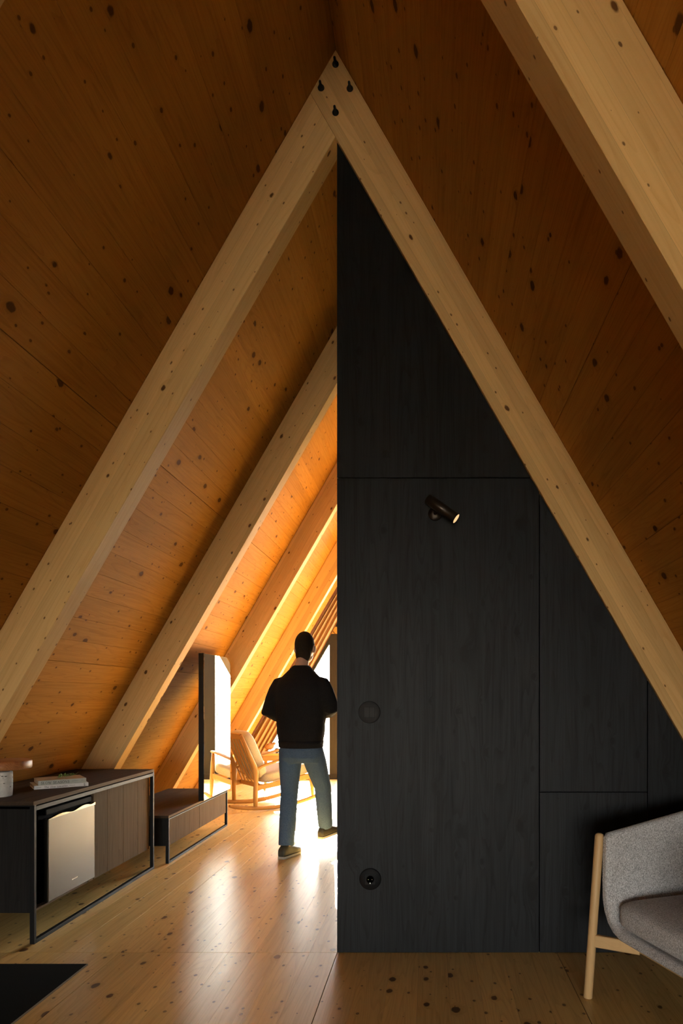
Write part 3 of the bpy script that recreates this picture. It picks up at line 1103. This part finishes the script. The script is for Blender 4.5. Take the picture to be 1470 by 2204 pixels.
for y in (0.0, CW):
    pts = [(-.30 + 1.14 * i / 22, y, rock_z(-.30 + 1.14 * i / 22) + .024) for i in range(23)]
    hh = [.030 if i in (0, 22) else .046 for i in range(23)]
    MB().bar(pts, .036, hh, rnd=.7).build('rocker', 'chair_wood', ch)
    # rear leg flowing into the back post
    rz = rock_z(0) + .045
    MB().tube([(0, y, rz), (0, y, .18), (.004, y, .34), (.003, y, .43), (-.012, y, .50), (-.055, y, .60), (-.170, y, .850)],
              [(.024, .020), (.026, .022), (.027, .022), (.036, .022), (.030, .021), (.025, .019), (.018, .016)], 14, up=(1, 0, 0)).build('back_post', 'chair_wood', ch)
    fz = rock_z(.70) + .045
    MB().tube([(.715, y, fz), (.700, y, .30), (.680, y, .50), (.672, y, .630)], [.017, .026, .025, .018], 14).build('front_leg', 'chair_wood', ch)
    MB().bar([(.0, y, .455), (.08, y, .500), (.25, y, .545), (.45, y, .590), (.60, y, .622), (.705, y, .632)], [.026, .034, .044, .056, .060, .040],
             [.040, .030, .026, .026, .026, .022], rnd=.7).build('armrest', 'chair_wood', ch)
    MB().bar([(.0, y, .255), (.35, y, .300), (.69, y, .350)], .024, .060, rnd=.4).build('seat_rail', 'chair_wood', ch)
MB().bar([(-.160, .01, .835), (-.160, CW - .01, .835)], .020, .070, up=(-.38, 0, .92), rnd=.5).build('top_rail', 'chair_wood', ch)
MB().bar([(.085, .01, .270), (.085, CW - .01, .270)], .024, .050, rnd=.4).build('rear_rail', 'chair_wood', ch)
MB().bar([(.660, .01, .335), (.660, CW - .01, .335)], .024, .055, rnd=.4).build('front_rail', 'chair_wood', ch)
for i in range(6):
    y = .075 + i * (CW - .15) / 5
    MB().bar([(.075, y, .285), (-.05, y, .57), (-.150, y, .812)], .020, .011, up=(.9, 0, .4), rnd=.5).build('back_slat', 'chair_wood', ch)
MB().super_ellipsoid(.315, .275, .072, .45, .28, 22, 36, T(.425, CW / 2, .395) @ R(-8.5, 'Y')).build('seat_cushion', 'linen', ch)
MB().super_ellipsoid(.070, .270, .285, .45, .45, 22, 36, T(.030, CW / 2, .620) @ R(-23, 'Y')).build('back_cushion', 'linen', ch)

# ---- side table with bird, stone and tray
st = thing('side_table', 'small wooden side table behind the rocking chair', 'table', (-1.60, 9.50, 0), math.radians(12))
MB().box((-.26, -.20, .470), (.26, .20, .500), .004).build('table_top', 'chair_wood', st)
MB().box((-.24, -.18, .395), (.24, .18, .4695), .003).build('apron', 'lamp_wood', st)
for x in (-.21, .21):
    for y in (-.15, .15):
        MB().tube([(x, y, 0), (x * .96, y * .96, .3945)], [.014, .020], 10).build('leg', 'chair_wood', st)
bd_ = thing('bird_figurine', 'brown round-bodied bird figurine on thin legs on the side table', 'figurine', (-1.725, 9.36, .5005), math.radians(10))
bb = MB()
bb.super_ellipsoid(.062, .046, .046, 1, 1, 16, 20, T(0, 0, .088) @ R(-6, 'Y'))
bb.super_ellipsoid(.022, .020, .021, 1, 1, 10, 14, T(.062, 0, .128))
bb.tube([(.035, 0, .105), (.058, 0, .124)], [.030, .018], 10)
bb.tube([(.078, 0, .126), (.100, 0, .120)], [.008, .001], 8)
bb.tube([(-.045, 0, .085), (-.080, 0, .066)], [.022, .006], 8)
bb.build('body', 'bird', bd_)
for x in (-.018, .022):
    l_ = MB()
    l_.tube([(x, 0, .052), (x, 0, .004)], .0032, 6)
    l_.tube([(x - .012, 0, .003), (x + .018, 0, .003)], .003, 6)
    l_.build('leg', 'stone', bd_)
sn = MB().super_ellipsoid(.036, .036, .034, 1, 1, 14, 18, T(0, 0, .0335)).build('dark_stone', 'stone')
sn.location = (-1.625, 9.37, .5008)
tag(sn, 'rounded dark stone beside the bird figurine', 'stone')
ty = thing('tray', 'flat black tray on the side table next to the dark stone', 'tray', (-1.49, 9.44, .5005), math.radians(12))
MB().lathe([(0, 0), (.075, 0), (.088, .018), (.084, .018), (.073, .004), (0, .004)], 32).build('dish', 'stone', ty)
MB().lathe([(.0865, .0175), (.0885, .0195), (.0845, .0195), (.0835, .0175)], 32).build('rim', 'black_metal', ty)

# ---- curtain gathered along the gable rafter
cu = thing('curtain', 'tan linen curtain gathered along the slope of the glazed gable', 'curtain', (0, 0, 0))
dl, nl = Vector((-C60, 0, -S60)), Vector((S60, 0, -C60))
rows = []
for i in range(41):
    s = 1.15 + (5.02 - 1.15) * i / 40
    f = i / 40
    wd = .19 + .10 * f
    row = []
    for j in range(61):
        t = j / 60
        q = .045 + wd * t
        y = FAR_Y - .050 - .020 * math.sin(2 * math.pi * (t * 4.2 + .25 * math.sin(f * 4 + t * 3))) - .004 * math.sin(2 * math.pi * t * 9 + f * 3)
        p = Vector((0, 0, RIDGE)) + dl * s + nl * q
        row.append((p.x, y, max(p.z, .004)))
    rows.append(row)
MB().grid(rows).build('drape', 'curtain', cu)
a = Vector((0, FAR_Y - .10, RIDGE)) + dl * 1.0 + nl * .016
b = Vector((0, FAR_Y - .10, RIDGE)) + dl * 5.0 + nl * .016
MB().bar([a, b], .026, .030, up=nl).build('curtain_rail', 'brown_rail', cu)

# ---- grey armchair
A_, B_ = Vector((.949, .316, 0)), Vector((.316, -.949, 0))
ac = thing('armchair', 'grey tweed armchair with a round oak leg beside the black wall', 'armchair', (1.24, 2.93, 0))
ac_m = axes(A_, B_, (0, 0, 1))      # local a,b,z  (left-handed pair is fine: mesh only)
AWD, ADP = .78, .70


def acP(a, b, z):
    v = A_ * a + B_ * b
    return (v.x, v.y, z)


def top_z(a):
    return .690 + .185 * max(a, 0)


def shell_ring(a, inset):
    zt = top_z(a) - inset
    half = [(-.030, zt), (-.034, .60), (-.037, .50), (-.034, .42), (-.020, .365), (.006, .322), (.045, .292), (.10, .275)]
    inn = [(.016, zt), (.010, .60), (.007, .50), (.010, .43), (.022, .388), (.042, .356), (.070, .334), (.11, .320)]
    outer = half + [(AWD - b, z) for b, z in half[::-1]]
    inner = inn + [(AWD - b, z) for b, z in inn[::-1]]
    # round the rims
    cap_l = [(-.024 + .0, zt + .012), (-.007, zt + .018), (.010, zt + .012)]
    loop = outer + [(AWD - b, z) for b, z in cap_l] + inner[::-1] + cap_l[::-1]
    if inset > 0:
        # pull the loop towards its own middle line for a rounded front edge
        mid = []
        n = len(half)
        out = []
        om, im = outer, inner
        cen = [((o_[0] + i_[0]) / 2, (o_[1] + i_[1]) / 2) for o_, i_ in zip(om, im)]
        k = min(1.0, inset / .012) * .55
        o2 = [(o_[0] + (c_[0] - o_[0]) * k, o_[1] + (c_[1] - o_[1]) * k) for o_, c_ in zip(om, cen)]
        i2 = [(o_[0] + (c_[0] - o_[0]) * k, o_[1] + (c_[1] - o_[1]) * k) for o_, c_ in zip(im, cen)]
        cl = [(-.018, zt + .006), (-.007, zt + .010), (.004, zt + .006)]
        loop = o2 + [(AWD - b, z) for b, z in cl] + i2[::-1] + cl[::-1]
    return [acP(a, b, z) for b, z in loop]


sh = MB()
sh.loft([shell_ring(-.016, .012), shell_ring(-.011, .005), shell_ring(0, 0)] + [shell_ring(ADP * i / 8, 0) for i in range(1, 9)])
sh.build('shell', 'tweed', ac)
bkm = MB()
rows = []
for i in range(9):
    z = .30 + .56 * i / 8
    a0 = ADP - .10 + .10 * i / 8
    th = .075 if 0 < i < 8 else .05
    bw = AWD / 2 - .015 + .01 * (1 - i / 8)
    ring = []
    for k in range(28):
        an = 2 * math.pi * k / 28
        cx = math.copysign(abs(math.cos(an)) ** .35, math.cos(an))
        sx_ = math.copysign(abs(math.sin(an)) ** .6, math.sin(an))
        ring.append(acP(a0 + th / 2 * sx_, AWD / 2 + bw * cx, z + .0))
    rows.append(ring)
bkm.loft(rows)
bkm.build('backrest', 'tweed', ac)
cm = MB()
cm.super_ellipsoid(.325, AWD / 2 - .030, .064, .42, .22, 24, 48)
for v in cm.bm.verts:
    crown = .016 * (1 - (v.co.x / .33) ** 2) * (1 - (v.co.y / (AWD / 2)) ** 2) if v.co.z > 0 else 0
    a, b, z = v.co.x + .318, v.co.y + AWD / 2, v.co.z + .372 + crown
    v.co = acP(a, b, z)
bmesh.ops.recalc_face_normals(cm.bm, faces=cm.bm.faces)
cm.build('seat_cushion', 'tweed', ac)
for sb_ in (0, 1):
    bb0 = -.025 if sb_ == 0 else AWD + .025
    b1 = -.040 if sb_ == 0 else AWD + .040
    p0, p1 = Vector(acP(-.0876, bb0, .0)), Vector(acP(-.020, b1, .700))
    dd = (p1 - p0).normalized()
    MB().tube([p0, p0 + dd * .004, p1 - dd * .014, p1 - dd * .005, p1], [.0165, .0190, .0195, .0165, .0080], 20).build('front_leg', 'oak', ac)
    q0, q1 = Vector(acP(.74, bb0, .0)), Vector(acP(.64, .06 if sb_ == 0 else AWD - .06, .285))
    MB().tube([q0, q1], [.017, .020], 16).build('rear_leg', 'oak', ac)
    s0 = p0 + dd * .245
    e0 = Vector(acP(.075, .115 if sb_ == 0 else AWD - .115, .243))
    MB().bar([s0, e0], .024, .052, rnd=.3).build('strut', 'oak_x', ac)
MB().bar([Vector(acP(.085, .07, .2475)), Vector(acP(.085, AWD - .07, .2475))], .028, .050, rnd=.3).build('front_rail', 'oak', ac)

# ---- person walking away
PX, PY = -.565, 5.50
pe = thing('person', 'person in a dark sweater and blue-grey jeans walking away along the passage', 'person', (PX, PY, 0), math.radians(-10))


def remeshed(name, mb, voxel, iters, mat, parent):
    me = mb.mesh(name + '_raw')
    tmp = bpy.data.objects.new(name + '_raw', me)
    COL.objects.link(tmp)
    m1 = tmp.modifiers.new('r', 'REMESH')
    m1.mode = 'VOXEL'
    m1.voxel_size = voxel
    m1.use_smooth_shade = True
    m2 = tmp.modifiers.new('s', 'SMOOTH')
    m2.factor = .5
    m2.iterations = iters
    dg = bpy.context.evaluated_depsgraph_get()
    me2 = bpy.data.meshes.new_from_object(tmp.evaluated_get(dg))
    bpy.data.objects.remove(tmp)
    me2.name = name
    for p in me2.polygons:
        p.use_smooth = True
    return link(name, me2, mat, parent)


HIPL, HIPR = Vector((-.095, 0, .92)), Vector((.095, 0, .92))
KNL, ANL = Vector((-.105, .015, .50)), Vector((-.100, -.065, .090))
KNR, ANR = Vector((.115, .20, .53)), Vector((.090, .345, .175))
SHL, SHR = Vector((-.172, .0, 1.375)), Vector((.172, .0, 1.375))
ELL, ELR = Vector((-.262, -.035, 1.165)), Vector((.262, -.015, 1.190))
WRL, WRR = Vector((-.120, .165, 1.080)), Vector((.125, .190, 1.130))
HEAD = Vector((.015, .055, 1.690))


def hand(mb, wr, d, nrm, thumb_side):
    d, nrm = d.normalized(), nrm.normalized()
    s = d.cross(nrm).normalized() * thumb_side
    mb.tube([wr, wr + d * .03, wr + d * .085], [(.026, .020), (.040, .015), (.043, .012)], 12, up=s)
    for k, ln in enumerate((.072, .080, .075, .058)):
        b = wr + d * .080 + s * (.033 - .022 * k)
        p1 = b + (d * .92 + nrm * .38).normalized() * ln * .45
        p2 = p1 + (d * .55 + nrm * .85).normalized() * ln * .33
        p3 = p2 + (d * .05 + nrm * 1.0).normalized() * ln * .26
        mb.tube([b - d * .015, p1, p2, p3], [.0085, .0080, .0073, .0060], 8)
    b = wr + d * .025 + s * .030
    q1 = b + (d * .6 + s * .75 + nrm * .25).normalized() * .036
    q2 = q1 + (d * .85 + s * .15 + nrm * .5).normalized() * .032
    mb.tube([b - s * .012, b, q1, q2], [.011, .0115, .0095, .0070], 8)


bo = MB()
bo.super_ellipsoid(.074, .094, .108, 1, 1, 20, 24, T(*HEAD) @ R(-14, 'X'))
bo.super_ellipsoid(.054, .060, .060, 1, 1, 14, 18, T(*(HEAD + Vector((0, .030, -.070)))))
bo.tube([HEAD + Vector((0, .085, .005)), HEAD + Vector((0, .112, -.030)), HEAD + Vector((0, .092, -.040))], [.008, .014, .010], 8)
for s in (-1, 1):
    bo.super_ellipsoid(.013, .021, .034, 1, 1, 10, 12, T(*(HEAD + Vector((s * .079, -.004, -.022)))) @ R(s * 14, 'Z'))
bo.tube([(.0, -.005, 1.44), (.003, .0, 1.52), HEAD + Vector((0, -.030, -.06))], [(.075, .060), (.052, .056), (.048, .054)], 16, up=(1, 0, 0))
bo.tube([(0, 0, .86), (0, .0, 1.0), (0, .0, 1.2), (0, 0, 1.40), (0, 0, 1.47)], [(.13, .09), (.135, .09), (.155, .10), (.17, .10), (.11, .07)], 20, up=(1, 0, 0))
for h, k, a in ((HIPL, KNL, ANL), (HIPR, KNR, ANR)):
    bo.tube([h, h.lerp(k, .5), k, k.lerp(a, .35), a], [.066, .066, .052, .048, .036], 14)
for s, e, w in ((SHL, ELL, WRL), (SHR, ELR, WRR)):
    bo.tube([s, s.lerp(e, .5), e, e.lerp(w, .35), w], [.052, .045, .038, .037, .026], 12)
hand(bo, WRL, Vector((.55, .80, .05)), Vector((.5, -.3, -.35)), 1)
hand(bo, WRR, Vector((-.50, .85, .05)), Vector((-.5, -.3, -.35)), -1)
for a, d in ((ANL, Vector((.22, 1, 0))), (ANR, Vector((.40, 1, .0)))):
    bo.tube([a, a - Vector((0, 0, .05)), a - Vector((0, 0, .06)) + d.normalized() * .08], [.034, .036, .028], 10)
body = remeshed('body', bo, .0055, 4, 'skin', pe)
for s in (-1, 1):
    MB().super_ellipsoid(.012, .007, .006, 1, 1, 8, 10, T(*(HEAD + Vector((s * .030, .0880, .004))))).build('eye', 'hair', body)
MB().tube([HEAD + Vector((-.022, .088, -.068)), HEAD + Vector((0, .096, -.068)), HEAD + Vector((.022, .088, -.068))], [.003, .005, .003], 8).build('mouth', 'bird', body)

ha = MB()
ha.super_ellipsoid(.078, .098, .110, 1, 1, 20, 24, T(*(HEAD + Vector((0, -.014, .014)))) @ R(-10, 'X'))
ha.super_ellipsoid(.064, .052, .085, 1, 1, 16, 20, T(*(HEAD + Vector((0, -.046, -.058)))))
hr = remeshed('hair', ha, .006, 2, 'hair', pe)
bm_ = bmesh.new()
bm_.from_mesh(hr.data)
for v in bm_.verts:      # clear the face
    if v.co.y > HEAD.y + .030 and v.co.z < HEAD.z + .075:
        v.co.y = HEAD.y + .030 - (v.co.y - HEAD.y - .030) * .15
        v.co.x *= .80
bm_.to_mesh(hr.data)
bm_.free()

sw_ = MB()


def ell(cx, cy, z, rx, ry, n=28, p=.85):
    out = []
    for k in range(n):
        an = 2 * math.pi * k / n
        c, s = math.cos(an), math.sin(an)
        out.append((cx + rx * math.copysign(abs(c) ** p, c), cy + ry * math.copysign(abs(s) ** p, s), z))
    return out


sw_.loft([ell(0, .00, .885, .172, .128), ell(0, .0, .93, .180, .136), ell(0, 0, .99, .192, .142), ell(0, 0, 1.12, .200, .142), ell(0, -.002, 1.26, .212, .144),
          ell(0, -.004, 1.36, .210, .138), ell(0, 0, 1.42, .176, .122), ell(0, .0, 1.468, .128, .098), ell(.002, .004, 1.512, .085, .078), ell(.003, .006, 1.535, .066, .066)])
for s, e, w in ((SHL, ELL, WRL), (SHR, ELR, WRR)):
    m = e.lerp(w, .62)
    sw_.tube([s + Vector((-.10 * (1 if s.x > 0 else -1), 0, .0)), s + Vector((-.045 * (1 if s.x > 0 else -1), 0, .012)), s, s.lerp(e, .25), s.lerp(e, .6), e, e.lerp(w, .35), m], [.050, .066, .074, .076, .070, .064, .060, .048], 16)
swm = remeshed('sweater', sw_, .007, 16, 'sweater', pe)
MB().loft([ell(0, 0, .872, .166, .123), ell(0, 0, .880, .178, .134), ell(0, 0, .905, .181, .137), ell(0, 0, .930, .184, .139)]).build('hem_band', 'sweater', swm)
je = MB()
je.loft([ell(0, .0, .93, .160, .112), ell(0, -.006, .86, .170, .122), ell(0, -.008, .80, .168, .118), ell(0, 0, .755, .150, .095)])
for h, k, a in ((HIPL, KNL, ANL), (HIPR, KNR, ANR)):
    hh = Vector((h.x * .92, h.y, .86))
    je.tube([hh, hh.lerp(k, .35), hh.lerp(k, .7), k, k.lerp(a, .4), k.lerp(a, .8), a + (a - k).normalized() * -.005],
            [.094, .090, .078, .070, .068, .064, .062], 16)
remeshed('jeans', je, .007, 4, 'jeans', pe)
for a, d, mat in ((ANL, Vector((.22, 1, 0)), 'shoe_dark'), (ANR, Vector((.40, 1, .10)), 'shoe_dark')):
    d = d.normalized()
    sole = a - Vector((0, 0, .075))
    sm = MB()
    rings = []
    side = Vector((d.y, -d.x, 0)).normalized()
    upv = side.cross(d).normalized()
    for t, w, h in ((-.075, .026, .050), (-.06, .036, .075), (-.02, .040, .100), (.04, .040, .082), (.10, .046, .058), (.15, .042, .045), (.185, .024, .034)):
        c = sole + d * t
        rings.append([c + side * (w * math.copysign(abs(math.cos(an)) ** .55, math.cos(an))) + upv * (h * .5 + h * .5 * math.copysign(abs(math.sin(an)) ** (.45 if math.sin(an) < 0 else 1.0), math.sin(an))) for an in [2 * math.pi * k / 20 for k in range(20)]])
    sm.loft(rings)
    shoe = remeshed('shoe', sm, .005, 3, mat, pe)
    so_ = MB()
    rings = []
    for t, w in ((-.077, .025), (-.06, .036), (-.02, .040), (.04, .040), (.10, .046), (.15, .042), (.186, .023)):
        c = sole + d * t
        rings.append([c + side * w - upv * .013, c + side * w + upv * .006, c - side * w + upv * .006, c - side * w - upv * .013])
    so_.loft(rings, smooth=False)
    so_.build('sole', 'sole', shoe)
